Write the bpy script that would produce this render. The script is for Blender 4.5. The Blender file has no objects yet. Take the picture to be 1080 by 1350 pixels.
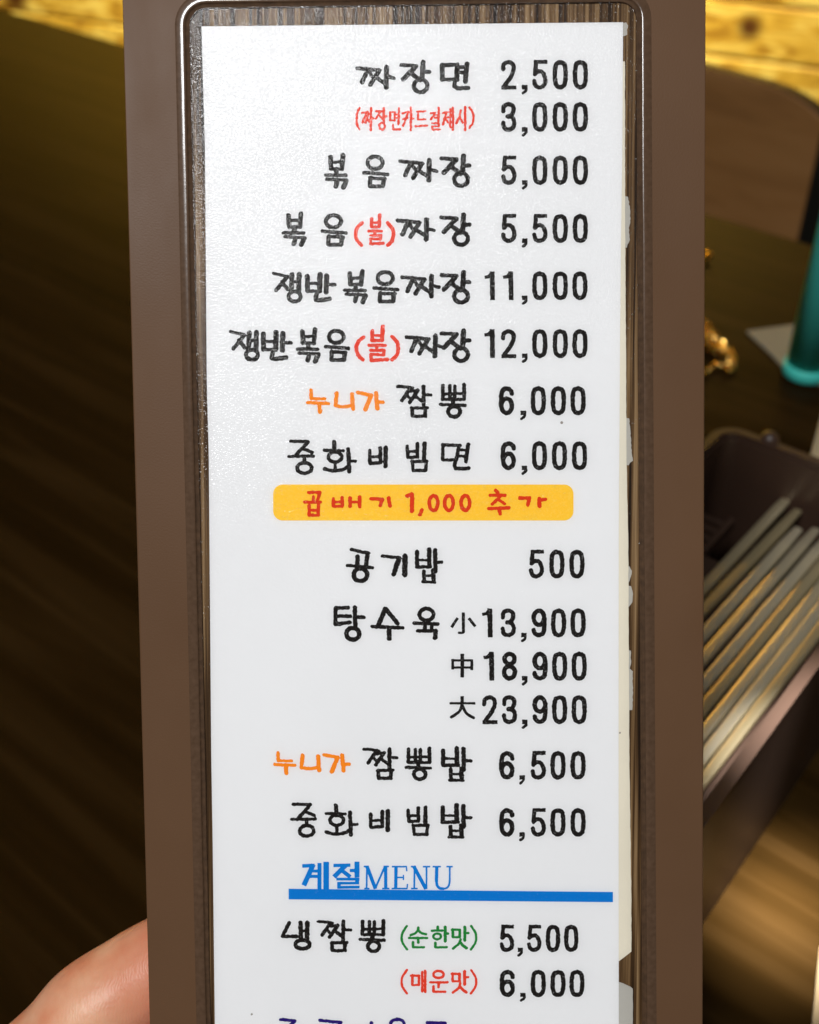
import bpy, bmesh, math, random
import numpy as np
from mathutils import Vector, Matrix

random.seed(7)
RNG = np.random.default_rng(7)
SC = bpy.context.scene
COL = SC.collection
R = math.radians

# ------------------------------------------------------------------ camera, light, exposure
TABLE_Z = 0.72                       # table top above the floor
CAM_H = TABLE_Z + 0.36
PITCH = R(38)                        # camera looks 38 degrees below the horizontal
FPX = 1500.0                         # focal length in photo pixels (1080 x 1350)
cam_d = bpy.data.cameras.new('camera')
cam = bpy.data.objects.new('camera', cam_d); COL.objects.link(cam)
cam.location = (0, 0, CAM_H)
cam.rotation_euler = (R(90) - PITCH, 0, 0)
cam_d.sensor_fit = 'HORIZONTAL'; cam_d.sensor_width = 36.0
cam_d.lens = 36.0 * FPX / 1080.0
cam_d.clip_start = 0.01; cam_d.clip_end = 50
cam_d.dof.use_dof = True
cam_d.dof.focus_distance = 0.241
cam_d.dof.aperture_fstop = 20.0
SC.camera = cam

world = bpy.data.worlds.new('World'); SC.world = world; world.use_nodes = True
bgn = world.node_tree.nodes['Background']
bgn.inputs['Color'].default_value = (1.0, 0.86, 0.68, 1); bgn.inputs['Strength'].default_value = 0.035

def area(name, loc, target, size, power, color):
    d = bpy.data.lights.new(name, 'AREA'); d.shape = 'RECTANGLE'; d.size, d.size_y = size
    d.energy = power; d.color = color
    o = bpy.data.objects.new(name, d); COL.objects.link(o); o.location = loc
    o.rotation_euler = (Vector(target) - Vector(loc)).to_track_quat('-Z', 'Y').to_euler()
    return o
# the restaurant's ceiling lamp, then two unseen lamps added for brightness
area('ceiling_or_added_lamp', (-0.40, -0.70, 2.35), (0.0, 0.2, 0.9), (0.34, 0.34), 24.6, (0.985, 0.99, 1.0))
area('ceiling_or_added_lamp', (-0.02, 1.55, 2.15), (0.05, 2.15, 1.6), (0.5, 0.2), 76, (1.0, 0.86, 0.55)).data.spread = R(105)  # added wall-wash lamp out of view, brightens the pine boards
sd = bpy.data.lights.new('added_patch_spot', 'SPOT'); sd.energy = 1500; sd.spot_size = R(2.05); sd.spot_blend = 0.5  # added narrow spot out of view, makes the bright patch on the table
sd.shadow_soft_size = 0.02; sd.color = (1.0, 0.95, 0.90)
so = bpy.data.objects.new('added_patch_spot', sd); COL.objects.link(so); so.location = (0.17, 0.20, 2.4)
so.rotation_euler = (Vector((0.133, 0.232, TABLE_Z)) - so.location).to_track_quat('-Z', 'Y').to_euler()

vs = SC.view_settings
vs.view_transform = 'Standard'; vs.look = 'None'; vs.exposure = 0.0; vs.gamma = 1.0; vs.use_curve_mapping = False
SC.cycles.max_bounces = 8; SC.cycles.transparent_max_bounces = 12
try: SC.cycles.use_denoising = True
except Exception: pass

# ------------------------------------------------------------------ pixel -> place
CF = Vector((0, math.cos(PITCH), -math.sin(PITCH))); CU = Vector((0, math.sin(PITCH), math.cos(PITCH))); CX = Vector((1, 0, 0))
CP = Vector((0, 0, CAM_H))
def ray(x, y): return CX * ((x - 540) / FPX) + CU * ((675 - y) / FPX) + CF
def on_z(x, y, z):                     # the point of a pixel's ray at height z
    d = ray(x, y); return CP + d * ((z - CAM_H) / d.z)
def at_depth(x, y, t): return CP + ray(x, y) * t
# the held card: a plane tipped a little towards the camera at its top
DC, TILT = 0.2402, 0.0587
_n = math.hypot(1, TILT)
def uv(x, y):                          # photo pixel -> card coordinates (metres), numpy or float
    rx = (x - 540) / FPX; ry = (675 - y) / FPX
    t = DC / (1 + TILT * ry)
    return rx * t, ry * t * _n
CARD_M = Matrix.Identity(4)
_ey = (CU - CF * TILT) / _n
_ez = (CX.cross(_ey)).normalized()
for i in range(3):
    CARD_M[i][0] = CX[i]; CARD_M[i][1] = _ey[i]; CARD_M[i][2] = _ez[i]; CARD_M[i][3] = (CP + CF * DC)[i]

# ------------------------------------------------------------------ helpers
def tag(o, label, cat, group=None, kind=None):
    if label: o['label'] = label
    if cat: o['category'] = cat
    if group: o['group'] = group
    if kind: o['kind'] = kind
    return o
def mesh_obj(name, verts, faces, mat, parent=None, smooth=False):
    me = bpy.data.meshes.new(name); me.from_pydata([tuple(v) for v in verts], [], faces); me.update()
    if mat: me.materials.append(mat)
    if smooth:
        for p in me.polygons: p.use_smooth = True
    o = bpy.data.objects.new(name, me); COL.objects.link(o)
    if parent: o.parent = parent
    return o
def bm_obj(name, bm, mat, parent=None, smooth=False):
    me = bpy.data.meshes.new(name); bm.normal_update(); bm.to_mesh(me); bm.free()
    if mat: me.materials.append(mat)
    if smooth:
        for p in me.polygons: p.use_smooth = True
    o = bpy.data.objects.new(name, me); COL.objects.link(o)
    if parent: o.parent = parent
    return o
def empty(name, loc=(0, 0, 0), rz=0, matrix=None):
    o = bpy.data.objects.new(name, None); COL.objects.link(o); o.empty_display_size = 0.02
    if matrix is not None: o.matrix_world = matrix
    else: o.location = loc; o.rotation_euler = (0, 0, rz)
    return o
def box_bm(x0, x1, y0, y1, z0, z1, bev=0.0, seg=2):
    bm = bmesh.new(); bmesh.ops.create_cube(bm, size=1)
    bmesh.ops.scale(bm, vec=(x1 - x0, y1 - y0, z1 - z0), verts=bm.verts)
    bmesh.ops.translate(bm, vec=((x0 + x1) / 2, (y0 + y1) / 2, (z0 + z1) / 2), verts=bm.verts)
    if bev: bmesh.ops.bevel(bm, geom=bm.edges[:], offset=bev, segments=seg, affect='EDGES', profile=0.5)
    return bm
def prism_bm(pts, z0, z1, bev=0.0, seg=2):
    bm = bmesh.new(); lo = [bm.verts.new((x, y, z0)) for x, y in pts]
    f = bm.faces.new(lo)
    r = bmesh.ops.extrude_face_region(bm, geom=[f])
    bmesh.ops.translate(bm, vec=(0, 0, z1 - z0), verts=[v for v in r['geom'] if isinstance(v, bmesh.types.BMVert)])
    bmesh.ops.recalc_face_normals(bm, faces=bm.faces)
    if bev:
        top = [e for e in bm.edges if all(abs(v.co.z - z1) < 1e-7 for v in e.verts)]
        bmesh.ops.bevel(bm, geom=top, offset=bev, segments=seg, affect='EDGES', profile=0.5)
    return bm
def lathe_bm(prof, n=48):
    bm = bmesh.new(); rings = []
    for r, z in prof:
        rings.append([bm.verts.new((r * math.cos(2 * math.pi * k / n), r * math.sin(2 * math.pi * k / n), z)) for k in range(n)])
    for a, b in zip(rings, rings[1:]):
        for k in range(n): bm.faces.new((a[k], a[(k + 1) % n], b[(k + 1) % n], b[k]))
    bm.faces.new(rings[0][::-1]); bm.faces.new(rings[-1])
    return bm

# ------------------------------------------------------------------ materials
def new_mat(name):
    m = bpy.data.materials.new(name); m.use_nodes = True
    nt = m.node_tree; b = nt.nodes['Principled BSDF']
    return m, nt, b
def N(nt, t, **kw):
    n = nt.nodes.new(t)
    for k, v in kw.items():
        if k in n.inputs: n.inputs[k].default_value = v
        else: setattr(n, k, v)
    return n
def L(nt, a, b): nt.links.new(a, b)
def ramp(nt, stops):
    r = nt.nodes.new('ShaderNodeValToRGB'); e = r.color_ramp.elements
    while len(e) < len(stops): e.new(0.5)
    for i, (p, c) in enumerate(stops): e[i].position = p; e[i].color = (*c, 1)
    return r
def coords(nt, scale=(1, 1, 1), rot=(0, 0, 0), kind='Object'):
    tc = N(nt, 'ShaderNodeTexCoord'); mp = N(nt, 'ShaderNodeMapping')
    mp.inputs['Scale'].default_value = scale; mp.inputs['Rotation'].default_value = rot
    L(nt, tc.outputs[kind], mp.inputs['Vector']); return mp.outputs['Vector']
def bump(nt, b, h, strength, dist=0.0002):
    bp = N(nt, 'ShaderNodeBump'); bp.inputs['Strength'].default_value = strength; bp.inputs['Distance'].default_value = dist
    L(nt, h, bp.inputs['Height']); L(nt, bp.outputs['Normal'], b.inputs['Normal'])
def plain(name, col, rough=0.5, noise=0.12, nscale=60, bstr=0.15, bdist=0.0003, metal=0.0, spec=0.5):
    m, nt, b = new_mat(name); v = coords(nt)
    n = N(nt, 'ShaderNodeTexNoise'); n.inputs['Scale'].default_value = nscale; n.inputs['Detail'].default_value = 6
    L(nt, v, n.inputs['Vector'])
    r = ramp(nt, [(0.25, tuple(c * (1 - noise) for c in col)), (0.75, tuple(min(1, c * (1 + noise)) for c in col))])
    L(nt, n.outputs['Fac'], r.inputs['Fac']); L(nt, r.outputs['Color'], b.inputs['Base Color'])
    b.inputs['Roughness'].default_value = rough; b.inputs['Metallic'].default_value = metal
    b.inputs['Specular IOR Level'].default_value = spec
    n2 = N(nt, 'ShaderNodeTexNoise'); n2.inputs['Scale'].default_value = nscale * 25; n2.inputs['Detail'].default_value = 3
    L(nt, v, n2.inputs['Vector'])
    bump(nt, b, n2.outputs['Fac'], bstr, bdist)
    return m

def mat_wood(name, dark, mid, light, scale=(3, 40, 40), rough=0.35, rot=(0, 0, 0), spec=0.4, bstr=0.2):
    m, nt, b = new_mat(name); v = coords(nt, scale, rot)
    n = N(nt, 'ShaderNodeTexNoise'); n.inputs['Scale'].default_value = 1.0; n.inputs['Detail'].default_value = 8; n.inputs['Distortion'].default_value = 0.6
    L(nt, v, n.inputs['Vector'])
    r = ramp(nt, [(0.28, dark), (0.5, mid), (0.72, light)])
    L(nt, n.outputs['Fac'], r.inputs['Fac']); L(nt, r.outputs['Color'], b.inputs['Base Color'])
    b.inputs['Roughness'].default_value = rough; b.inputs['Specular IOR Level'].default_value = spec
    bump(nt, b, n.outputs['Fac'], bstr, 0.0005)
    return m

def mat_cover():
    m, nt, b = new_mat('brown_pvc'); v = coords(nt)
    n = N(nt, 'ShaderNodeTexNoise'); n.inputs['Scale'].default_value = 25; n.inputs['Detail'].default_value = 5; L(nt, v, n.inputs['Vector'])
    r = ramp(nt, [(0.3, (0.130, 0.067, 0.033)), (0.7, (0.148, 0.078, 0.040))])
    L(nt, n.outputs['Fac'], r.inputs['Fac'])
    # dust motes
    vo = N(nt, 'ShaderNodeTexVoronoi'); vo.inputs['Scale'].default_value = 85; L(nt, v, vo.inputs['Vector'])
    lt = N(nt, 'ShaderNodeMath', operation='LESS_THAN'); lt.inputs[1].default_value = 0.022; L(nt, vo.outputs['Distance'], lt.inputs[0])
    sep = N(nt, 'ShaderNodeSeparateColor'); L(nt, vo.outputs['Color'], sep.inputs[0])
    gt = N(nt, 'ShaderNodeMath', operation='GREATER_THAN'); gt.inputs[1].default_value = 0.8; L(nt, sep.outputs[0], gt.inputs[0])
    mu = N(nt, 'ShaderNodeMath', operation='MULTIPLY'); L(nt, lt.outputs[0], mu.inputs[0]); L(nt, gt.outputs[0], mu.inputs[1])
    mx = N(nt, 'ShaderNodeMix', data_type='RGBA'); L(nt, mu.outputs[0], mx.inputs[0]); L(nt, r.outputs['Color'], mx.inputs[6]); mx.inputs[7].default_value = (0.4, 0.34, 0.28, 1)
    L(nt, mx.outputs[2], b.inputs['Base Color'])
    b.inputs['Roughness'].default_value = 0.46; b.inputs['Specular IOR Level'].default_value = 0.16
    sm_ = N(nt, 'ShaderNodeTexNoise'); sm_.inputs['Scale'].default_value = 38; sm_.inputs['Detail'].default_value = 5; L(nt, coords(nt, (1, 0.35, 1)), sm_.inputs['Vector'])
    rm = N(nt, 'ShaderNodeMapRange'); rm.inputs['From Min'].default_value = 0.3; rm.inputs['From Max'].default_value = 0.7; rm.inputs['To Min'].default_value = 0.36; rm.inputs['To Max'].default_value = 0.56
    L(nt, sm_.outputs['Fac'], rm.inputs['Value']); L(nt, rm.outputs[0], b.inputs['Roughness'])
    g = N(nt, 'ShaderNodeTexNoise'); g.inputs['Scale'].default_value = 2600; g.inputs['Detail'].default_value = 2; L(nt, v, g.inputs['Vector'])
    bump(nt, b, g.outputs['Fac'], 0.25, 0.0001)
    return m
def mat_weld():
    m, nt, b = new_mat('welded_clear_pvc'); v = coords(nt)
    n = N(nt, 'ShaderNodeTexNoise'); n.inputs['Scale'].default_value = 900; n.inputs['Detail'].default_value = 4; L(nt, v, n.inputs['Vector'])
    r = ramp(nt, [(0.3, (0.095, 0.054, 0.031)), (0.7, (0.125, 0.073, 0.044))])
    L(nt, n.outputs['Fac'], r.inputs['Fac']); L(nt, r.outputs['Color'], b.inputs['Base Color'])
    b.inputs['Roughness'].default_value = 0.19; b.inputs['Specular IOR Level'].default_value = 0.5
    n3 = N(nt, 'ShaderNodeTexNoise'); n3.inputs['Scale'].default_value = 350; n3.inputs['Detail'].default_value = 4; L(nt, v, n3.inputs['Vector'])
    bump(nt, b, n3.outputs['Fac'], 0.10, 0.0003)
    return m
def mat_insert():                       # printed wood stripes, running up the card
    m, nt, b = new_mat('wood_grain_print'); v = coords(nt, (1, 0.012, 1))
    n = N(nt, 'ShaderNodeTexNoise'); n.inputs['Scale'].default_value = 1250; n.inputs['Detail'].default_value = 7; n.inputs['Distortion'].default_value = 0.3; L(nt, v, n.inputs['Vector'])
    r = ramp(nt, [(0.36, (0.012, 0.005, 0.0015)), (0.47, (0.072, 0.036, 0.013)), (0.56, (0.17, 0.097, 0.041)), (0.68, (0.32, 0.205, 0.10))])
    L(nt, n.outputs['Fac'], r.inputs['Fac']); L(nt, r.outputs['Color'], b.inputs['Base Color'])
    b.inputs['Roughness'].default_value = 0.6; b.inputs['Specular IOR Level'].default_value = 0.15
    bump(nt, b, n.outputs['Fac'], 0.2, 0.0002)
    return m
def mat_paper(name, col, stain=0.0):
    m, nt, b = new_mat(name); v = coords(nt)
    n = N(nt, 'ShaderNodeTexNoise'); n.inputs['Scale'].default_value = 22; n.inputs['Detail'].default_value = 4; L(nt, v, n.inputs['Vector'])
    r = ramp(nt, [(0.3, tuple(c * (0.975 - stain) for c in col)), (0.7, col)])
    L(nt, n.outputs['Fac'], r.inputs['Fac']); out = r.outputs['Color']
    vo = N(nt, 'ShaderNodeTexVoronoi'); vo.inputs['Scale'].default_value = 60 if not stain else 420; L(nt, v, vo.inputs['Vector'])
    lt = N(nt, 'ShaderNodeMath', operation='LESS_THAN'); lt.inputs[1].default_value = 0.018 if not stain else 0.10; L(nt, vo.outputs['Distance'], lt.inputs[0])
    sep = N(nt, 'ShaderNodeSeparateColor'); L(nt, vo.outputs['Color'], sep.inputs[0])
    gt = N(nt, 'ShaderNodeMath', operation='GREATER_THAN'); gt.inputs[1].default_value = 0.9; L(nt, sep.outputs[0], gt.inputs[0])
    mu = N(nt, 'ShaderNodeMath', operation='MULTIPLY'); L(nt, lt.outputs[0], mu.inputs[0]); L(nt, gt.outputs[0], mu.inputs[1])
    mx = N(nt, 'ShaderNodeMix', data_type='RGBA'); L(nt, mu.outputs[0], mx.inputs[0]); L(nt, out, mx.inputs[6]); mx.inputs[7].default_value = (0.3, 0.27, 0.24, 1)
    L(nt, mx.outputs[2], b.inputs['Base Color'])
    b.inputs['Roughness'].default_value = 0.7; b.inputs['Specular IOR Level'].default_value = 0.15
    f = N(nt, 'ShaderNodeTexNoise'); f.inputs['Scale'].default_value = 1500; f.inputs['Detail'].default_value = 2; L(nt, v, f.inputs['Vector'])
    bump(nt, b, f.outputs['Fac'], 0.25, 0.00012)
    return m
def mat_ink(name, col, speck=(0.5, 0.5, 0.5), amount=0.60):
    m, nt, b = new_mat(name); v = coords(nt)
    n = N(nt, 'ShaderNodeTexNoise'); n.inputs['Scale'].default_value = 2600; n.inputs['Detail'].default_value = 2; L(nt, v, n.inputs['Vector'])
    r = ramp(nt, [(amount, col), (amount + 0.14, tuple(0.72 * c + 0.28 * s for c, s in zip(col, speck)))])
    L(nt, n.outputs['Fac'], r.inputs['Fac']); L(nt, r.outputs['Color'], b.inputs['Base Color'])
    b.inputs['Roughness'].default_value = 0.7; b.inputs['Specular IOR Level'].default_value = 0.08
    return m
def mat_film():                         # thin clear sheet with a fine matt grain
    m = bpy.data.materials.new('clear_matt_film'); m.use_nodes = True; nt = m.node_tree
    nt.nodes.clear(); out = N(nt, 'ShaderNodeOutputMaterial')
    tr = N(nt, 'ShaderNodeBsdfTransparent'); gl = N(nt, 'ShaderNodeBsdfGlossy'); gl.inputs['Roughness'].default_value = 0.11
    mx = N(nt, 'ShaderNodeMixShader')
    fr = N(nt, 'ShaderNodeFresnel'); fr.inputs['IOR'].default_value = 1.34; L(nt, fr.outputs[0], mx.inputs[0])
    L(nt, tr.outputs[0], mx.inputs[1]); L(nt, gl.outputs[0], mx.inputs[2]); L(nt, mx.outputs[0], out.inputs['Surface'])
    v = coords(nt)
    n = N(nt, 'ShaderNodeTexNoise'); n.inputs['Scale'].default_value = 2500; n.inputs['Detail'].default_value = 1.0; L(nt, v, n.inputs['Vector'])
    n2 = N(nt, 'ShaderNodeTexNoise'); n2.inputs['Scale'].default_value = 16; n2.inputs['Detail'].default_value = 2; L(nt, v, n2.inputs['Vector'])
    b1 = N(nt, 'ShaderNodeBump'); b1.inputs['Strength'].default_value = 0.5; b1.inputs['Distance'].default_value = 0.002; L(nt, n2.outputs['Fac'], b1.inputs['Height'])
    b2 = N(nt, 'ShaderNodeBump'); b2.inputs['Strength'].default_value = 1.0; b2.inputs['Distance'].default_value = 0.00011; L(nt, n.outputs['Fac'], b2.inputs['Height'])
    L(nt, b1.outputs[0], b2.inputs['Normal']); L(nt, b2.outputs[0], gl.inputs['Normal'])
    return m
def mat_skin():
    m, nt, b = new_mat('skin'); v = coords(nt)
    n = N(nt, 'ShaderNodeTexNoise'); n.inputs['Scale'].default_value = 90; n.inputs['Detail'].default_value = 6; L(nt, v, n.inputs['Vector'])
    r = ramp(nt, [(0.30, (0.78, 0.30, 0.16)), (0.70, (0.94, 0.55, 0.34))])
    L(nt, n.outputs['Fac'], r.inputs['Fac'])
    # redder, darker skin towards the card side, mottled by the noise
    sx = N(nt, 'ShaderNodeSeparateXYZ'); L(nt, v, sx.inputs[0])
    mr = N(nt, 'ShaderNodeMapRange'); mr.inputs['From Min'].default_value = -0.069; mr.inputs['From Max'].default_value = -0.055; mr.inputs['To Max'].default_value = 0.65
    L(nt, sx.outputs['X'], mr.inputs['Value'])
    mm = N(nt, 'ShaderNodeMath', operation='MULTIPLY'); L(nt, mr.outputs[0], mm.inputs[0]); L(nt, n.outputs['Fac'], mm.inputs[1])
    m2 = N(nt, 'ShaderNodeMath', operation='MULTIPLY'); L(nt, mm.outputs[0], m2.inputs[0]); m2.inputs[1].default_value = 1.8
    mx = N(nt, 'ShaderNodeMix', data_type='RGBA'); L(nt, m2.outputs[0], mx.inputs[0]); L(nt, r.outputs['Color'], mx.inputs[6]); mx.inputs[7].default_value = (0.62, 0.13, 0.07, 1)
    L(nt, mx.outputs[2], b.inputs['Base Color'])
    b.inputs['Roughness'].default_value = 0.45; b.inputs['Subsurface Weight'].default_value = 0.25
    b.inputs['Subsurface Radius'].default_value = (0.006, 0.0022, 0.0012); b.inputs['Subsurface Scale'].default_value = 0.6
    vo = N(nt, 'ShaderNodeTexVoronoi'); vo.inputs['Scale'].default_value = 900; L(nt, v, vo.inputs['Vector'])
    w = N(nt, 'ShaderNodeTexWave'); w.inputs['Scale'].default_value = 420; w.inputs['Distortion'].default_value = 11; w.inputs['Detail'].default_value = 2; L(nt, v, w.inputs['Vector'])
    ad = N(nt, 'ShaderNodeMath', operation='MULTIPLY_ADD'); L(nt, w.outputs['Fac'], ad.inputs[0]); ad.inputs[1].default_value = 0.45; L(nt, vo.outputs['Distance'], ad.inputs[2])
    bump(nt, b, ad.outputs[0], 0.16, 0.00024)
    return m
def mat_pine(seed, knots):
    m, nt, b = new_mat('pine_board')
    tc = N(nt, 'ShaderNodeTexCoord'); base = tc.outputs['Object']
    vec = base; kf = None
    for (kx, kz, kr) in knots:
        d = N(nt, 'ShaderNodeVectorMath', operation='DISTANCE'); L(nt, base, d.inputs[0]); d.inputs[1].default_value = (kx, 0, kz)
        mr = N(nt, 'ShaderNodeMapRange'); mr.inputs['From Min'].default_value = kr * 1.35; mr.inputs['From Max'].default_value = kr * 0.55
        L(nt, d.outputs['Value'], mr.inputs['Value'])
        if kf is None: kf = mr.outputs[0]
        else:
            mxm = N(nt, 'ShaderNodeMath', operation='MAXIMUM'); L(nt, kf, mxm.inputs[0]); L(nt, mr.outputs[0], mxm.inputs[1]); kf = mxm.outputs[0]
    mp = N(nt, 'ShaderNodeMapping'); mp.inputs['Scale'].default_value = (13, 60, 48); mp.inputs['Location'].default_value = (seed * 3.1, seed * 1.7, seed * 2.3); L(nt, base, mp.inputs['Vector'])
    n = N(nt, 'ShaderNodeTexNoise'); n.inputs['Scale'].default_value = 1.0; n.inputs['Detail'].default_value = 6; n.inputs['Distortion'].default_value = 0.9; L(nt, mp.outputs[0], n.inputs['Vector'])
    r = ramp(nt, [(0.33, (0.36, 0.17, 0.014)), (0.5, (0.70, 0.43, 0.05)), (0.66, (0.92, 0.70, 0.16))])
    L(nt, n.outputs['Fac'], r.inputs['Fac']); out = r.outputs['Color']
    if kf is not None:
        mx = N(nt, 'ShaderNodeMix', data_type='RGBA'); L(nt, kf, mx.inputs[0]); L(nt, out, mx.inputs[6]); mx.inputs[7].default_value = (0.10, 0.035, 0.006, 1); out = mx.outputs[2]
    L(nt, out, b.inputs['Base Color']); b.inputs['Roughness'].default_value = 0.4
    return m

def mat_steel():
    m = plain('brushed_steel', (0.42, 0.36, 0.24), 0.30, 0.06, 80, 0.1, 0.0002, metal=0.72); nt = m.node_tree; b = nt.nodes['Principled BSDF']
    oi = N(nt, 'ShaderNodeObjectInfo'); rr_ = ramp(nt, [(0.0, (0.56, 0.46, 0.25)), (0.5, (0.74, 0.64, 0.42)), (1.0, (0.90, 0.82, 0.62))])
    L(nt, oi.outputs['Random'], rr_.inputs['Fac']); L(nt, rr_.outputs['Color'], b.inputs['Base Color']); return m
M = dict(
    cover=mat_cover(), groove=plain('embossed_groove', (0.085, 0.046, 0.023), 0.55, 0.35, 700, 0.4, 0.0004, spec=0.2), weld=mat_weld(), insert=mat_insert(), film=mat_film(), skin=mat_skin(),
    paper=mat_paper('white_paper', (0.865, 0.867, 0.872)), cream=mat_paper('yellowed_paper', (0.87, 0.81, 0.66), 0.08),
    greypaper=mat_paper('grey_tape', (0.52, 0.50, 0.45), 0.08),
    black=mat_ink('black_ink', (0.012, 0.010, 0.009)), red=mat_ink('red_ink', (0.80, 0.055, 0.025), (0.9, 0.5, 0.4)),
    redbar=mat_ink('red_ink_on_yellow', (0.72, 0.05, 0.012), (0.85, 0.3, 0.05)),
    orange=mat_ink('orange_ink', (0.95, 0.27, 0.015), (0.95, 0.5, 0.2)), yellow=mat_ink('yellow_ink', (1.0, 0.62, 0.045), (1.0, 0.72, 0.15), 0.5),
    blue=mat_ink('blue_ink', (0.002, 0.21, 0.65), (0.1, 0.3, 0.7)), green=mat_ink('green_ink', (0.015, 0.24, 0.04), (0.2, 0.45, 0.2)),
    purple=mat_ink('purple_ink', (0.022, 0.008, 0.16), (0.2, 0.2, 0.4)),
    table=mat_wood('dark_table_wood', (0.013, 0.0065, 0.0013), (0.021, 0.0105, 0.0024), (0.036, 0.0190, 0.0055), scale=(4, 60, 60), rough=0.28, spec=0.02, bstr=0.03),
    floor=plain('dark_floor', (0.05, 0.032, 0.015), 0.6, 0.2, 4),
    chairwood=mat_wood('brown_chair_wood', (0.25, 0.115, 0.036), (0.36, 0.17, 0.055), (0.42, 0.21, 0.075), scale=(5, 30, 30), rough=0.45),
    chairedge=plain('dark_backrest_edge', (0.07, 0.034, 0.012), 0.6, 0.1),  # darker brown for the edge faces of the backrest
    blackmetal=plain('black_metal', (0.010, 0.010, 0.008), 0.4),
    boxplastic=plain('brown_box_plastic', (0.052, 0.028, 0.018), 0.40, 0.06),
    steel=mat_steel(),
    gold=plain('gold', (0.95, 0.58, 0.14), 0.22, 0.05, 60, 0.2, 0.0004, metal=1.0),
    teal=plain('teal_plastic', (0.07, 0.68, 0.58), 0.55, 0.04),
    napkin=plain('napkin_paper', (0.30, 0.26, 0.18), 0.8, 0.05),
    slip=plain('brownish_paper', (0.26, 0.19, 0.10), 0.8, 0.08),
    creamplastic=plain('cream_plastic', (0.62, 0.50, 0.30), 0.5, 0.05),
)

# ------------------------------------------------------------------ the setting: floor, pine wall
fl = bm_obj('floor', box_bm(-4, 4, -3, 4.5, -0.05, 0.0), M['floor']); fl['kind'] = 'structure'

WA = Vector((0.495, 1.969, 0)); WDIR = Vector((0.910, -0.414, 0)).normalized()
W_ANG = math.atan2(WDIR.y, WDIR.x)
WALLZ = TABLE_Z + 0.36 - 0.566        # height of the seam the photo shows at the right
wall = bm_obj('wall', box_bm(-4.2, 2.4, 0.012, 0.10, 0, 1.4), M['floor']); wall['kind'] = 'structure'
wall.location = WA; wall.rotation_euler = (0, 0, W_ANG)
BW = 0.086
def wall_local(px, py):                # pixel -> (along, height) on the pine wall
    d = ray(px, py); nrm = Vector((-WDIR.y, WDIR.x, 0))
    t = (WA - CP).dot(nrm) / d.dot(nrm); p = CP + d * t
    return (p - WA).dot(WDIR), p.z
knots_px = [wall_local(990, 34) + (0.021,), wall_local(22, -6) + (0.032,)]
k0 = math.ceil(WALLZ / BW)
for k in range(-k0, 11):
    z0 = max(WALLZ + k * BW, 0.002); z1 = WALLZ + (k + 1) * BW
    if z1 - z0 < 0.02: continue
    zc = (z0 + z1) / 2
    kn = [(x, z - zc, r) for x, z, r in knots_px if z0 < z < z1]
    h = (z1 - z0) / 2 - 0.0015
    b = bm_obj('plank', box_bm(-4.2, 2.4, -0.008, 0.0105, -h, h, 0.004), mat_pine(k + 20, kn), wall)
    b.location = (0, 0, zc)

# ------------------------------------------------------------------ table
e0 = on_z(15, 15, TABLE_Z); e1 = on_z(1045, 314, TABLE_Z)
EDIR = (e1 - e0); EDIR.z = 0; EDIR.normalize(); T_ANG = math.atan2(EDIR.y, EDIR.x)
emid = (e0 + e1) / 2
table = empty('table', (emid.x, emid.y, 0), T_ANG)
tag(table, 'dark brown wooden table with its far edge in front of the pine wall', 'table')
bm_obj('tabletop', box_bm(-1.15, 1.05, -1.35, 0.0, TABLE_Z - 0.035, TABLE_Z, 0.003), M['table'], table)
for lx in (-1.05, 0.0):
    for ly in (-1.27, -0.08):
        bm_obj('leg', box_bm(lx - 0.03, lx + 0.03, ly - 0.03, ly + 0.03, 0, TABLE_Z - 0.0355, 0.003), M['blackmetal'], table)

# ------------------------------------------------------------------ chair beyond the table
c0 = at_depth(931, 82, 1.149); c1 = at_depth(1010, 103, 1.109)
CD = (c1 - c0); CD.z = 0; CD.normalize(); C_ANG = math.atan2(CD.y, CD.x)
chair = empty('chair', (c0.x, c0.y, 0), C_ANG)
tag(chair, 'brown wooden chair with rounded backrest and black metal uprights beyond the table', 'chair')
ztop = c0.z
pts = []
XL, XR, ZB, RAD = -0.22, 0.19, ztop - 0.30, 0.11
for cx, a0 in ((XR - RAD, 0), (XL + RAD, 90)):
    for k in range(0, 11):
        a = R(a0 + 9 * k); pts.append((cx + RAD * math.cos(a), ztop - RAD * 0.75 + RAD * 0.75 * math.sin(a)))
pts = [(XL, ZB), (XR, ZB)] + pts
bm = prism_bm(pts, 0, 0.016, 0.003)
bmesh.ops.rotate(bm, cent=(0, 0, 0), matrix=Matrix.Rotation(R(90), 3, 'X'), verts=bm.verts)
bk = bm_obj('backrest', bm, M['chairwood'], chair)
bk.data.materials.append(M['chairedge'])
for p in bk.data.polygons:
    if abs(p.normal.y) < 0.9: p.material_index = 1
bm_obj('seat', box_bm(XL + 0.01, XR - 0.01, 0.012, 0.40, 0.42, 0.445, 0.004), M['chairwood'], chair)
for lx in (XL + 0.012, XR - 0.034):
    bm_obj('upright', box_bm(lx, lx + 0.032, -0.036, -0.0165, 0, ztop - 0.02, 0.003), M['blackmetal'], chair)
    bm_obj('leg', box_bm(lx, lx + 0.028, 0.36, 0.388, 0, 0.4195, 0.003), M['blackmetal'], chair)

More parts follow.
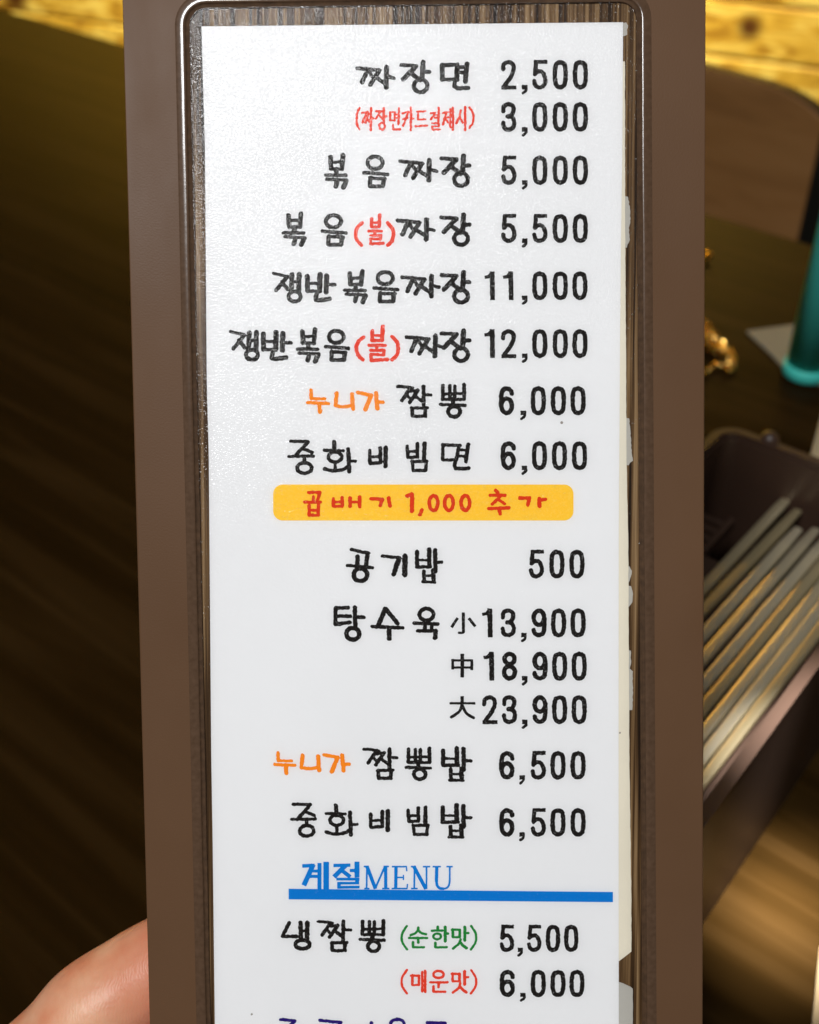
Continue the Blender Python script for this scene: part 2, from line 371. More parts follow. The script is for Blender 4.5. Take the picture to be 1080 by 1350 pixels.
# ------------------------------------------------------------------ cutlery box
RIM = TABLE_Z + 0.09
A = on_z(955, 560, RIM)
w_dir = on_z(1080, 605, RIM) - A; l_dir = on_z(1080, 880, RIM) - on_z(931, 1070, RIM)
aw = math.atan2(w_dir.y, w_dir.x); al = math.atan2(l_dir.y, l_dir.x)
B_ANG = (aw + (al - math.pi / 2)) / 2
rr = on_z(1000, 982, RIM) - A
BWID = rr.x * math.cos(B_ANG) + rr.y * math.sin(B_ANG)
BLEN = 0.262; TH = 0.0035
boxo = empty('cutlery_box', (A.x, A.y, TABLE_Z), B_ANG)      # local x: across, local -y: towards the viewer
tag(boxo, 'open brown plastic cutlery box full of metal chopsticks on the dark table', 'cutlery box')
def rrect(x0, x1, y0, y1, r, n=6):
    o = []
    for cx, cy, a0 in ((x1 - r, y1 - r, 0), (x0 + r, y1 - r, 90), (x0 + r, y0 + r, 180), (x1 - r, y0 + r, 270)):
        for k in range(n + 1):
            a = R(a0 + 90 * k / n); o.append((cx + r * math.cos(a), cy + r * math.sin(a)))
    return o
def ring_bm(outer, inner, z0, z1):
    bm = bmesh.new(); n = len(outer)
    lv = [[bm.verts.new((x, y, z)) for x, y in p] for p, z in ((outer, z0), (outer, z1), (inner, z1), (inner, z0))]
    for a in range(4):
        p, q = lv[a], lv[(a + 1) % 4]
        for k in range(n): bm.faces.new((p[k], p[(k + 1) % n], q[(k + 1) % n], q[k]))
    bmesh.ops.recalc_face_normals(bm, faces=bm.faces); return bm
bm_obj('box_wall', ring_bm(rrect(0, BWID, -BLEN, 0, 0.010), rrect(TH, BWID - TH, -BLEN + TH, -TH, 0.007), 0, 0.0875), M['boxplastic'], boxo, True).modifiers.new('e', 'EDGE_SPLIT')
bm_obj('rim', ring_bm(rrect(-0.0012, BWID + 0.0012, -BLEN - 0.0012, 0.0012, 0.011), rrect(TH - 0.0006, BWID - TH + 0.0006, -BLEN + TH - 0.0006, -TH + 0.0006, 0.0065), 0.0877, 0.0905), M['boxplastic'], boxo)
bm_obj('box_floor', box_bm(TH + 0.0002, BWID - TH - 0.0002, -BLEN + TH + 0.0002, -TH - 0.0002, 0.0005, 0.003), M['boxplastic'], boxo)
bm = bmesh.new(); bmesh.ops.create_uvsphere(bm, u_segments=16, v_segments=8, radius=0.0042)
kp = on_z(1016, 578, RIM) - A
bm_obj('latch_knob', bm, M['boxplastic'], boxo, True).location = (kp.x * math.cos(B_ANG) + kp.y * math.sin(B_ANG), 0.002, 0.0895)
# raised inner tray with slots at its end
ST_Z = 0.066
def box_local(px, py, z):
    p = on_z(px, py, TABLE_Z + z) - A
    return p.x * math.cos(B_ANG) + p.y * math.sin(B_ANG), -p.x * math.sin(B_ANG) + p.y * math.cos(B_ANG)
ty = box_local(952, 686, ST_Z)[1]
tray = bm_obj('tray', box_bm(TH + 0.0004, BWID - TH - 0.0004, -BLEN + TH + 0.0004, ty - 0.024, ST_Z - 0.0045, ST_Z - 0.0005, 0.0006), M['boxplastic'], boxo)
for k in range(4):                     # cross bars that leave slots between them
    y0 = ty - 0.0235 + 0.0062 * k
    bm_obj('tray_bar', box_bm(TH + 0.0004, 0.020, y0 + 0.003, y0 + 0.0058, ST_Z - 0.0045, ST_Z - 0.0005, 0.0005), M['boxplastic'], tray)
bm_obj('tray_side', box_bm(0.0204, 0.0234, ty - 0.0235, ty + 0.003, ST_Z - 0.0045, ST_Z + 0.0015, 0.0008), M['boxplastic'], tray)
bm_obj('tray_foot', box_bm(TH + 0.0006, BWID - TH - 0.0006, -BLEN + TH + 0.0006, -BLEN + TH + 0.0036, 0.0032, ST_Z - 0.0047), M['boxplastic'], tray)
bm_obj('tray_foot', box_bm(TH + 0.0006, BWID - TH - 0.0006, ty - 0.030, ty - 0.027, 0.0032, ST_Z - 0.0047), M['boxplastic'], tray)

# ------------------------------------------------------------------ chopsticks
def stick_mesh(length):
    bm = bmesh.new(); n = 14; prev = None
    for k in range(n + 1):
        s = k / n; w = 0.0024 - 0.0007 * s ** 2; h = 0.0015 - 0.0004 * s
        if k in (0, n): w *= 0.75; h *= 0.6
        ring = [bm.verts.new((w * math.copysign(abs(math.cos(2 * math.pi * (q + .5) / 12)) ** 0.6, math.cos(2 * math.pi * (q + .5) / 12)), -length * s, h * math.copysign(abs(math.sin(2 * math.pi * (q + .5) / 12)) ** 0.6, math.sin(2 * math.pi * (q + .5) / 12)))) for q in range(12)]
        if prev:
            for i in range(12): bm.faces.new((prev[i], ring[i], ring[(i + 1) % 12], prev[(i + 1) % 12]))
        else: bm.faces.new(ring)
        prev = ring
    bm.faces.new(prev[::-1]); bmesh.ops.recalc_face_normals(bm, faces=bm.faces)
    me = bpy.data.meshes.new('chopstick'); bm.to_mesh(me); bm.free(); me.materials.append(M['steel'])
    for p in me.polygons: p.use_smooth = False
    return me
ys = [772, 801, 833, 865, 898, 930, 962, 994, 1024]
ends = [(1045, 650), (1052, 674), (1053, 697), (1076, 699)]
SLEN = 0.185
sme = stick_mesh(SLEN)
words = ['first', 'second', 'third', 'fourth', 'fifth', 'sixth', 'seventh', 'eighth', 'ninth']
tips = []
for k, yk in enumerate(ys):
    a = box_local(931, yk, ST_Z + 0.0016)
    if k < 4:
        e = box_local(*ends[k], ST_Z + 0.0016)
    else:
        e = (a[0] + (tips[3][0] - box_local(931, ys[3], ST_Z + 0.0016)[0]) * 1.0, tips[3][1] - 0.003 * (k % 2))
    tips.append(e)
    ang = math.atan2(e[1] - a[1], e[0] - a[0]) - math.pi / 2
    o = bpy.data.objects.new('chopstick', sme); COL.objects.link(o)
    p = Matrix.Translation(A.xy.to_3d() + Vector((0, 0, TABLE_Z))) @ Matrix.Rotation(B_ANG, 4, 'Z') @ Matrix.Translation((e[0], e[1], ST_Z + 0.0013 + 0.0005 * (k % 2))) @ Matrix.Rotation(ang, 4, 'Z') @ Matrix.Rotation(R(random.uniform(-9, 9)), 4, 'Y')
    o.matrix_world = p
    tag(o, 'flat metal chopstick in the brown box, %s from the slotted tray side' % words[k], 'chopstick', 'metal chopsticks in the cutlery box')

# ------------------------------------------------------------------ gold bracelet, napkin, teal tube, cream things on the table
TOP = TABLE_Z + 0.0004
br = empty('bracelet', on_z(935, 470, TOP)); tag(br, 'gold beaded bracelet lying on the table behind the menu card', 'bracelet')
bm = bmesh.new(); bmesh.ops.create_icosphere(bm, subdivisions=1, radius=0.0034)
for v in bm.verts: v.co *= 1 + random.uniform(-0.06, 0.06)
bme = bpy.data.meshes.new('bead'); bm.to_mesh(bme); bm.free(); bme.materials.append(M['gold'])
bl = br.location
def bead(px, py, dz=0.0, s=1.0):
    o = bpy.data.objects.new('bead', bme); COL.objects.link(o); o.parent = br
    p = on_z(px, py, TOP + 0.0034 * s + dz); o.location = p - bl; o.scale = (s, s, s); o.rotation_euler = [random.uniform(0, 6) for _ in range(3)]
bead(933, 337, 0, 1.1)
path = [(905, 352), (880, 372), (872, 400), (884, 422), (905, 420), (925, 421), (936, 430), (943, 441), (952, 455), (963, 460), (968, 470), (968, 480), (962, 489), (950, 480), (940, 483), (930, 490), (915, 495), (895, 480), (880, 455)]
for p, q in zip(path, path[1:]):
    n = max(2, int(math.hypot(q[0] - p[0], q[1] - p[1]) / 5.5))
    for k in range(n):
        t = k / n; bead(p[0] + (q[0] - p[0]) * t + random.uniform(-1, 1), p[1] + (q[1] - p[1]) * t + random.uniform(-1, 1), s=random.uniform(0.5, 0.7))
for _ in range(60):
    t = random.random(); bead(926 + 34 * t + random.uniform(-6, 6), 436 + 38 * t + random.uniform(-14, 10), dz=random.uniform(0.0, 0.006), s=random.uniform(0.5, 0.75))

nk = [on_z(*p, TOP) for p in ((984, 438), (1058, 428), (1120, 420), (1130, 520), (1045, 500), (1018, 470))]
nc = nk[0]
verts = [(p.x - nc.x, p.y - nc.y, 0.0006 + 0.004 * i % 0.003) for i, p in enumerate(nk)]
bm = prism_bm([(v[0], v[1]) for v in verts], 0.0, 0.0014, 0.0004)
nko = bm_obj('napkin', bm, M['napkin'])
nko.location = (nc.x, nc.y, TOP)
tag(nko, 'folded greyish paper napkin with a pointed corner beside the teal tube', 'napkin')

tb = on_z(1062, 494, TABLE_Z)
tube = empty('plastic_tube', (tb.x, tb.y, TABLE_Z + 0.0003)); tag(tube, 'upright teal plastic tube with a thick foot ring on the table', 'plastic tube')
bm_obj('tube_body', lathe_bm([(0.0128, 0.0085), (0.0128, 0.15), (0.0118, 0.152), (0.004, 0.1525)]), M['teal'], tube, True)
bm_obj('foot_ring', lathe_bm([(0.0125, 0.0), (0.0142, 0.0012), (0.0142, 0.0075), (0.0130, 0.0083), (0.0126, 0.0083)]), M['teal'], tube, True)

d = ray(1067, 594); yl = lambda t: box_y(CP + d * t)
def box_y(p): q = p - A; return -q.x * math.sin(B_ANG) + q.y * math.cos(B_ANG)
t0, t1 = 0.2, 1.0
for _ in range(50):
    tm = (t0 + t1) / 2
    if yl(tm) < 0.014: t0 = tm
    else: t1 = tm
Q = CP + d * t0
nb = empty('napkin_holder', (Q.x, Q.y, TABLE_Z + 0.0003), B_ANG); tag(nb, 'cream plastic napkin holder standing behind the cutlery box', 'napkin holder')
bm_obj('holder_body', box_bm(0, 0.10, 0, 0.05, 0, 0.11, 0.003), M['creamplastic'], nb)
bm_obj('napkin_stack', box_bm(0.01, 0.09, 0.008, 0.042, 0.1103, 0.125, 0.002), M['napkin'], nb)
sl = [on_z(*p, TOP) for p in ((1080, 1250), (1075, 1300), (1070, 1352), (1062, 1450), (1160, 1470), (1175, 1245))]
so2 = bm_obj('paper_slip', prism_bm([(p.x - sl[2].x, p.y - sl[2].y) for p in sl], 0, 0.0012, 0.0002), M['napkin'])
so2.location = (sl[2].x, sl[2].y, TOP)
so2.data.materials[0] = M['slip']
tag(so2, 'pale paper slip lying flat on the dark table below the cutlery box', 'paper slip')

# ------------------------------------------------------------------ the menu card
card = empty('menu_card', matrix=CARD_M)
tag(card, 'brown plastic menu holder with a white printed Korean price list, held up by hand', 'menu')
def lin(x0, y0, x1, y1, y): return x0 + (x1 - x0) * (y - y0) / (y1 - y0)
YB = 1690
def line_uv(x, y): return uv(x, y)
outer = [uv(lin(161, 0, 197, 1350, YB + 90), YB + 90), uv(lin(931, 0, 927, 1350, YB + 90), YB + 90), uv(lin(931, 0, 927, 1350, -92), -92), uv(lin(161, 0, 197, 1350, -92), -92)]
def round_poly(c, r, n=8):
    o = []
    for i in range(len(c)):
        p = Vector(c[i]); a = (Vector(c[i - 1]) - p).normalized(); b = (Vector(c[(i + 1) % len(c)]) - p).normalized()
        half = a.angle(b) / 2; d = r / math.tan(half); cen = p + (a + b).normalized() * (r / math.sin(half))
        s = p + a * d - cen; e = p + b * d - cen; tot = s.angle_signed(e) if hasattr(s, 'angle_signed') else 0
        a0 = math.atan2(s.y, s.x); a1 = math.atan2(e.y, e.x); da = (a1 - a0 + math.pi) % (2 * math.pi) - math.pi
        for k in range(n + 1):
            t = a0 + da * k / n; o.append((cen.x + r * math.cos(t), cen.y + r * math.sin(t)))
    return o
lip_c = [uv(lin(250, 11, 278, 1350, YB), YB), uv(lin(839, 1, 847, 1350, YB), YB), uv(839, 2), uv(250, 11)]
LIPR = 0.0034
lip = round_poly(lip_c, LIPR)
def offset_poly(c, d):                 # grow a convex quad outwards
    n = len(c); o = []
    cen = sum((Vector(p) for p in c), Vector((0, 0))) / n
    ln = []
    for i in range(n):
        p = Vector(c[i]); q = Vector(c[(i + 1) % n]); t = (q - p).normalized(); nn = Vector((t.y, -t.x))
        if nn.dot(p - cen) < 0: nn = -nn
        ln.append((p + nn * d, t))
    for i in range(n):
        (p, t), (q, s) = ln[i - 1], ln[i]
        k = ((q - p).x * s.y - (q - p).y * s.x) / (t.x * s.y - t.y * s.x); r = p + t * k; o.append((r.x, r.y))
    return o
def lip_ring(d, wob=0.0):
    pts = round_poly(offset_poly(lip_c, d), LIPR + d)
    # subdivide the long sides so they can wander
    o = []
    for i in range(len(pts)):
        p = Vector(pts[i]); q = Vector(pts[(i + 1) % len(pts)]); n = max(1, int((q - p).length / 0.003))
        for k in range(n): o.append(p.lerp(q, k / n))
    return o
Z_FRAME, Z_INS, Z_CREAM, Z_TAPE, Z_PAPER, Z_FILM = 0.0, -0.00055, -0.00040, -0.00051, -0.00028, 0.00002
# cover: flat frame + back board
nb_ = len(lip)
fo = round_poly(outer, 0.004)
def resample(poly, n):
    P = [Vector(p) for p in poly]; Ls = [(P[(i + 1) % len(P)] - P[i]).length for i in range(len(P))]; tot = sum(Ls); o = []; i = 0; acc = 0
    for k in range(n):
        s = tot * k / n
        while acc + Ls[i] < s - 1e-12: acc += Ls[i]; i += 1
        o.append(P[i].lerp(P[(i + 1) % len(P)], (s - acc) / max(Ls[i], 1e-12)))
    return o
PROF_G = [(0.0, -0.0006), (0.00008, -0.00012), (0.00022, -0.00006), (0.00045, -0.00015), (0.00085, -0.00016), (0.00100, 0.00004), (0.00108, 0.00010)]
PROF_B = [(0.00108, 0.00010), (0.00118, 0.00015), (0.00135, 0.000185), (0.0016, 0.00020), (0.0019, 0.000185), (0.0022, 0.00015), (0.0026, 0.00007), (0.0030, 0.00001), (0.0033, -0.0001)]
base = lip_ring(0.0015)
# same sampling for every ring: move along the outward normal of the lip
def ring_norm(P):
    n = len(P); o = []
    for i in range(n):
        t = (P[(i + 1) % n] - P[i - 1]).normalized(); o.append(Vector((t.y, -t.x)))
    return o
nrm = ring_norm(base)
cen = sum(base, Vector((0, 0))) / len(base)
if sum(nn.dot(p - cen) for nn, p in zip(nrm, base)) < 0: nrm = [-x for x in nrm]
wob = np.convolve(np.tile(RNG.normal(0, 1, len(base)), 3), np.ones(5) / 5, 'same')[len(base):2 * len(base)]
nbp = len(base)
def sweep(name, prof, mat, amp):
    verts = []; faces = []
    for j, (d, z) in enumerate(prof):
        for i, (p, q) in enumerate(zip(base, nrm)):
            v = p + q * (d - 0.0015 + wob[i] * amp * (0 < d < 0.0029)); verts.append((v.x, v.y, z))
    for j in range(len(prof) - 1):
        for i in range(nbp):
            a = j * nbp + i; b = j * nbp + (i + 1) % nbp; faces.append((a, b, b + nbp, a + nbp))
    o = mesh_obj(name, verts, faces, mat, card, True)
    bm = bmesh.new(); bm.from_mesh(o.data); bmesh.ops.recalc_face_normals(bm, faces=bm.faces)
    if sum(f.normal.z for f in bm.faces) < 0: bmesh.ops.reverse_faces(bm, faces=bm.faces)
    bm.to_mesh(o.data); bm.free(); return o
sweep('weld_groove', PROF_G, M['groove'], 0.00006)
sweep('weld_bead', PROF_B, M['weld'], 0.00006)
# frame ring between the weld seam and the outer edge, with rounded outer edge
inn = [p + q * (0.0031 - 0.0015) for p, q in zip(base, nrm)]
def ray_to_outer(p):                   # matching point on the outer outline, from the centre outwards
    best = None; d = p - cen
    for i in range(len(fo)):
        a = Vector(fo[i]); b = Vector(fo[(i + 1) % len(fo)]); e = b - a; den = d.x * e.y - d.y * e.x
        if abs(den) < 1e-15: continue
        t = ((a - cen).x * e.y - (a - cen).y * e.x) / den; s = ((a - cen).x * d.y - (a - cen).y * d.x) / den
        if t > 0 and -1e-6 <= s <= 1 + 1e-6 and (best is None or t < best): best = t
    return cen + d * best
out = [ray_to_outer(p) for p in inn]
# insert the exact outer corners by building the frame with bmesh from two loops
bm = bmesh.new()
lv_in = [bm.verts.new((p.x, p.y, 0.0)) for p in inn]; lv_in2 = [bm.verts.new((p.x, p.y, -0.0008)) for p in inn]
EPS = [(0.00045, 0.0), (0.00015, -0.00010), (0.0, -0.00040), (0.0, -0.0030), (0.0004, -0.0034)]
loops = []
for ins, z in EPS:
    loops.append([bm.verts.new(((p.x - (p - cen).normalized().x * ins), (p.y - (p - cen).normalized().y * ins * 0.5), z)) for p in out])
n = len(inn)
seq = [lv_in2, lv_in] + loops
for a, b in zip(seq, seq[1:]):
    for i in range(n): bm.faces.new((a[i], a[(i + 1) % n], b[(i + 1) % n], b[i]))
bm.faces.new(loops[-1]); bmesh.ops.recalc_face_normals(bm, faces=bm.faces)
bm_obj('cover', bm, M['cover'], card)
# printed wood insert
P = [p + q * (-0.0015 + 0.0030) for p, q in zip(base, nrm)]
bm = prism_bm([(p.x, p.y) for p in P], -0.0011, Z_INS)
bm_obj('wood_insert', bm, M['insert'], card)

def px_poly(name, pts, z, th, mat, parent, label=None):
    bm = prism_bm([uv(*p) for p in pts], z - th, z)
    o = bm_obj(name, bm, mat, parent)
    if label: o['label'] = label
    return o
def ragged(pts, step=3.0, amp=0.7, fixed=()):
    o = []
    for i in range(len(pts)):
        p = Vector(pts[i]); q = Vector(pts[(i + 1) % len(pts)]); n = max(1, int((q - p).length / step))
        for k in range(n):
            v = p.lerp(q, k / n); j = amp if i not in fixed else 0
            o.append((v.x + random.uniform(-j, j), v.y + random.uniform(-j, j)))
    return o
px_poly('old_label', ragged([(700, 82), (824.5, 80), (825, 300), (826.7, 600), (829, 720), (830.5, 1000), (833, 1180), (833.2, 1256), (817, 1268), (700, 1268)], 8, 0.25, (0,)), Z_CREAM, 0.00008, M['cream'], card, 'yellowed older label showing along the right edge')
px_poly('old_label', ragged([(700, 1296), (817, 1296), (832, 1302), (835, 1305), (835, 1420), (836, 1600), (700, 1600)], 5, 0.3, (0,)), Z_CREAM, 0.00008, M['greypaper'], card, 'greyish lower piece of older label')
for pl in ([(818, 29), (826, 28), (829, 33), (827, 38), (828, 45), (818, 47)],
           [(820, 257), (829, 259), (831, 275), (832, 290), (830, 300), (831, 315), (827, 326), (820, 326)],
           [(822, 550), (830, 552), (832, 565), (833, 590), (835, 607), (829, 613), (822, 613)],
           [(822, 747), (831, 747), (834, 753), (833, 760), (830, 769), (822, 769)],
           [(822, 772), (833, 773), (835, 783), (834, 795), (829, 801), (822, 801)],
           [(822, 858), (832, 858), (833, 872), (831, 882), (835, 886), (835, 920), (834, 937), (822, 938)]):
    px_poly('torn_tape', ragged(pl, 3.0, 0.6), Z_TAPE, 0.00003, M['greypaper'], card)
# dark smudge line of old glue left of the paper is the insert itself; white sheet:
px_l = [(265.3, 34), (268, 130), (270, 200), (272.3, 500), (275, 600), (278.3, 1000), (280, 1100), (283, 1350), (287, 1640)]
px_r = [(818, 1640), (816.3, 1350), (816, 1000), (816.3, 700), (818, 450), (819.5, 300), (821, 200), (822, 28.5)]
# the sheet: a grid that bows very slightly, so light changes over it
def edge_x(tab, y):
    t = sorted(tab, key=lambda p: p[1]); return float(np.interp(y, [p[1] for p in t], [p[0] for p in t]))
NU, NV = 40, 90
def sheet_z(s, t):
    return 0.00010 * math.sin(3.1 * s + 1.0) * math.sin(5.0 * t + 0.5)
verts = []; faces = []
for j in range(NV + 1):
    t = j / NV
    for i in range(NU + 1):
        s = i / NU; yt = 34 + (28.5 - 34) * s; y = yt + (1640 - yt) * t
        x = edge_x(px_l, y) * (1 - s) + edge_x(px_r, y) * s; u, v = uv(x, y); verts.append((u, v, Z_PAPER))
for j in range(NV):
    for i in range(NU):
        a = j * (NU + 1) + i; faces.append((a, a + NU + 1, a + NU + 2, a + 1))
paper = mesh_obj('paper_sheet', verts, faces, M['paper'], card)
so_ = paper.modifiers.new('thick', 'SOLIDIFY'); so_.thickness = 0.00009; so_.offset = -1

# ------------------------------------------------------------------ lettering: brush strokes in pixel space -> one flat outline per word
_NZ = {}
def seg_dist(X, Y, x0, y0, x1, y1):
    dx, dy = x1 - x0, y1 - y0; l2 = dx * dx + dy * dy + 1e-9
    t = np.clip(((X - x0) * dx + (Y - y0) * dy) / l2, 0, 1)
    return np.hypot(X - x0 - t * dx, Y - y0 - t * dy)
def butt_dist(X, Y, x0, y0, x1, y1, hw):      # signed distance of a square-ended bar
    l = math.hypot(x1 - x0, y1 - y0) + 1e-9; ux, uy = (x1 - x0) / l, (y1 - y0) / l
    a = (X - (x0 + x1) / 2) * ux + (Y - (y0 + y1) / 2) * uy; b = -(X - (x0 + x1) / 2) * uy + (Y - (y0 + y1) / 2) * ux
    qa = np.abs(a) - l / 2; qb = np.abs(b) - hw
    return np.hypot(np.maximum(qa, 0), np.maximum(qb, 0)) + np.minimum(np.maximum(qa, qb), 0)
def smooth_pts(p, n=7):
    o = []
    for i in range(len(p) - 1):
        a = p[max(i - 1, 0)]; b = p[i]; c = p[i + 1]; d = p[min(i + 2, len(p) - 1)]
        for k in range(n):
            t = k / n
            o.append(tuple(0.5 * (2 * b[q] + (c[q] - a[q]) * t + (2 * a[q] - 5 * b[q] + 4 * c[q] - d[q]) * t * t + (3 * b[q] - a[q] - 3 * c[q] + d[q]) * t ** 3) for q in (0, 1)))
    o.append(p[-1]); return o
def parse(src):
    """'w:x,y x,y;...'  prefix c = curve, o = ellipse (cx,cy rx,ry), b = square ends."""
    out = []
    for s in src.split(';'):
        s = s.strip()
        if not s: continue
        h, body = s.split(':'); kind = ''
        if h[0] in 'cob': kind = h[0]; h = h[1:]
        out.append((kind, float(h), [tuple(float(q) for q in w.split(',')) for w in body.split()]))
    return out
GLYPH = {}
def G(name, x0, y0, sc, src):
    st = [(k, w / sc, [(x0 + p[0] / sc, y0 + p[1] / sc) if not (k == 'o' and i == 1) else (p[0] / sc, p[1] / sc) for i, p in enumerate(pts)]) for k, w, pts in parse(src)]
    xs0, xs1, ys0, ys1 = [], [], [], []
    for k, w, pts in st:
        if k == 'o':
            (cx, cy), (rx, ry) = pts; xs0.append(cx - rx - w / 2); xs1.append(cx + rx + w / 2); ys0.append(cy - ry - w / 2); ys1.append(cy + ry + w / 2)
        elif k == 'b':
            (ax, ay), (bx, by) = pts; l = math.hypot(bx - ax, by - ay); ex = abs(by - ay) / l * w / 2; ey = abs(bx - ax) / l * w / 2
            xs0.append(min(ax, bx) - ex); xs1.append(max(ax, bx) + ex); ys0.append(min(ay, by) - ey); ys1.append(max(ay, by) + ey)
        else:
            for x, y in pts: xs0.append(x - w / 2); xs1.append(x + w / 2); ys0.append(y - w / 2); ys1.append(y + w / 2)
    GLYPH[name] = (st, (min(xs0), min(ys0), max(xs1), max(ys1)))
def place(name, x0=None, y0=None, x1=None, y1=None):
    st, (a, b, c, d) = GLYPH[name]
    if x0 is None: return st
    if x1 is None: sx = sy = (y1 - y0) / (d - b)
    else: sx = (x1 - x0) / (c - a); sy = (y1 - y0) / (d - b)
    wsc = math.sqrt(sx * sy); o = []
    for k, w, pts in st:
        if k == 'o': (cx, cy), (rx, ry) = pts; o.append((k, w * wsc, [(x0 + (cx - a) * sx, y0 + (cy - b) * sy), (rx * sx, ry * sy)]))
        else: o.append((k, w * wsc, [(x0 + (x - a) * sx, y0 + (y - b) * sy) for x, y in pts]))
    return o
RES = 0.5
def lettering(name, strokes, mat, z, rough=0.35, label=None, grow=0.0):
    x0 = min(min(p[0] for p in pts[:1 if k == 'o' else None]) - w - (pts[1][0] if k == 'o' else 0) for k, w, pts in strokes) - 2
    x1 = max(max(p[0] for p in pts[:1 if k == 'o' else None]) + w + (pts[1][0] if k == 'o' else 0) for k, w, pts in strokes) + 2
    y0 = min(min(p[1] for p in pts[:1 if k == 'o' else None]) - w - (pts[1][1] if k == 'o' else 0) for k, w, pts in strokes) - 2
    y1 = max(max(p[1] for p in pts[:1 if k == 'o' else None]) + w + (pts[1][1] if k == 'o' else 0) for k, w, pts in strokes) + 2
    nx = int((x1 - x0) / RES) + 2; ny = int((y1 - y0) / RES) + 2
    xs = x0 + RES * np.arange(nx); ys_ = y0 + RES * np.arange(ny)
    D = np.full((ny, nx), 9.0)
    for k, w, pts in strokes:
        if k == 'o':
            (cx, cy), (rx, ry) = pts
            pts = [(cx + rx * math.cos(2 * math.pi * i / 36), cy + ry * math.sin(2 * math.pi * i / 36)) for i in range(37)]
        elif k == 'c': pts = smooth_pts(pts)
        for (ax, ay), (bx, by) in zip(pts, pts[1:]):
            m = w / 2 + 3
            i0 = max(0, int((min(ax, bx) - m - x0) / RES)); i1 = min(nx, int((max(ax, bx) + m - x0) / RES) + 2)
            j0 = max(0, int((min(ay, by) - m - y0) / RES)); j1 = min(ny, int((max(ay, by) + m - y0) / RES) + 2)
            if i1 <= i0 or j1 <= j0: continue
            X, Y = np.meshgrid(xs[i0:i1], ys_[j0:j1])
            dd = butt_dist(X, Y, ax, ay, bx, by, w / 2) if k == 'b' else seg_dist(X, Y, ax, ay, bx, by) - w / 2
            D[j0:j1, i0:i1] = np.minimum(D[j0:j1, i0:i1], dd)
    nz = RNG.normal(0, 1, (ny, nx)); ker = np.array([1, 2, 3, 2, 1]) / 9.0
    for _ in range(2):
        nz = np.apply_along_axis(lambda r: np.convolve(r, ker, 'same'), 0, nz); nz = np.apply_along_axis(lambda r: np.convolve(r, ker, 'same'), 1, nz)
    nz /= max(nz.std(), 1e-9)
    F = -(D - grow) + rough * nz * 0.6                      # >0 inside
    verts = []; vid = {}; faces = []
    U, V = uv(xs[None, :] + 0 * ys_[:, None], ys_[:, None] + 0 * xs[None, :])
    def vert(i, j, i2=None, j2=None):
        key = (i, j, i2, j2)
        if key in vid: return vid[key]
        if i2 is None: p = (U[j, i], V[j, i], z)
        else:
            a, b = F[j, i], F[j2, i2]; t = a / (a - b)
            p = (U[j, i] + (U[j2, i2] - U[j, i]) * t, V[j, i] + (V[j2, i2] - V[j, i]) * t, z)
        vid[key] = len(verts); verts.append(p); return vid[key]
    def cut(a, b):
        return vert(*a, *b) if a < b else vert(*b, *a)
    S = F > 0
    full = S[:-1, :-1] & S[1:, :-1] & S[:-1, 1:] & S[1:, 1:]
    anyc = S[:-1, :-1] | S[1:, :-1] | S[:-1, 1:] | S[1:, 1:]
    for j in range(ny - 1):
        row = np.nonzero(anyc[j])[0]; i_ = 0; last = -1
        for i in row:
            if i <= last: continue
            if full[j, i]:
                e = i
                while e + 1 < nx - 1 and full[j, e + 1]: e += 1
                faces.append((vert(i, j), vert(i, j + 1), vert(e + 1, j + 1), vert(e + 1, j))); last = e
            else:
                c = [(i, j), (i, j + 1), (i + 1, j + 1), (i + 1, j)]; poly = []
                for q in range(4):
                    a, b = c[q], c[(q + 1) % 4]; sa, sb = S[a[1], a[0]], S[b[1], b[0]]
                    if sa: poly.append(vert(*a))
                    if sa != sb: poly.append(cut(a, b))
                if len(poly) >= 3: faces.append(tuple(poly))
    o = mesh_obj(name, verts, faces, mat, paper)
    if label: o['label'] = label
    return o

# brush-lettered syllables, traced stroke by stroke
G('jja', 460, 70, 6, '26:65,115 150,122 245,132;32:150,130 105,225;32:238,135 170,245;24:165,150 200,205;28:215,190 285,235;36:298,108 295,265;24:300,180 358,195')
G('jang', 460, 70, 6, '26:412,90 535,96;34:530,100 430,203;32:485,150 565,210;36:588,70 580,195;28:590,145 635,145;o30:568,255 54,50')
G('myeon', 460, 70, 6, '34:738,88 740,202;28:738,90 860,88;36:856,90 856,205;24:740,205 850,205;26:860,105 930,108;24:870,150 930,150;36:935,85 922,220;30:842,210 836,258 858,274 945,272')
G('jaeng', 295, 425, 6, '20:50,72 100,82 165,100;28:160,100 75,205;28:120,140 165,198;34:200,82 196,200;36:258,78 255,215;22:200,140 255,140;o28:222,255 48,40')
G('ban', 295, 425, 6, '36:312,92 315,210;38:414,78 410,212;22:315,150 410,150;24:315,214 410,214;38:467,88 462,220;24:470,158 532,160;32:388,235 380,283 402,290 490,276')
G('bokk', 295, 425, 6, '34:622,72 627,160;34:720,56 712,160;22:630,110 712,108;24:627,163 712,163;32:668,165 668,205;24:582,210 742,212;22:592,241 752,250;34:676,250 664,298;36:746,255 724,305')
G('eum', 295, 425, 6, 'o28:890,113 58,48;24:805,190 986,204;30:854,230 850,292;24:850,233 965,236;32:959,237 950,292;26:850,296 950,297')
G('bul', 360, 430, 6, '28:785,38 785,110;28:868,2 862,110;18:785,72 865,72;22:785,112 862,112;22:758,150 886,150;24:820,150 820,190;20:772,190 880,189;24:878,192 875,225;20:780,222 875,227;24:776,224 776,268;24:776,270 905,262')
G('lp', 360, 430, 6, 'c26:714,86 672,125 659,175 672,225 711,264')
G('rp', 360, 430, 6, 'c26:942,82 980,125 991,175 980,225 944,264')
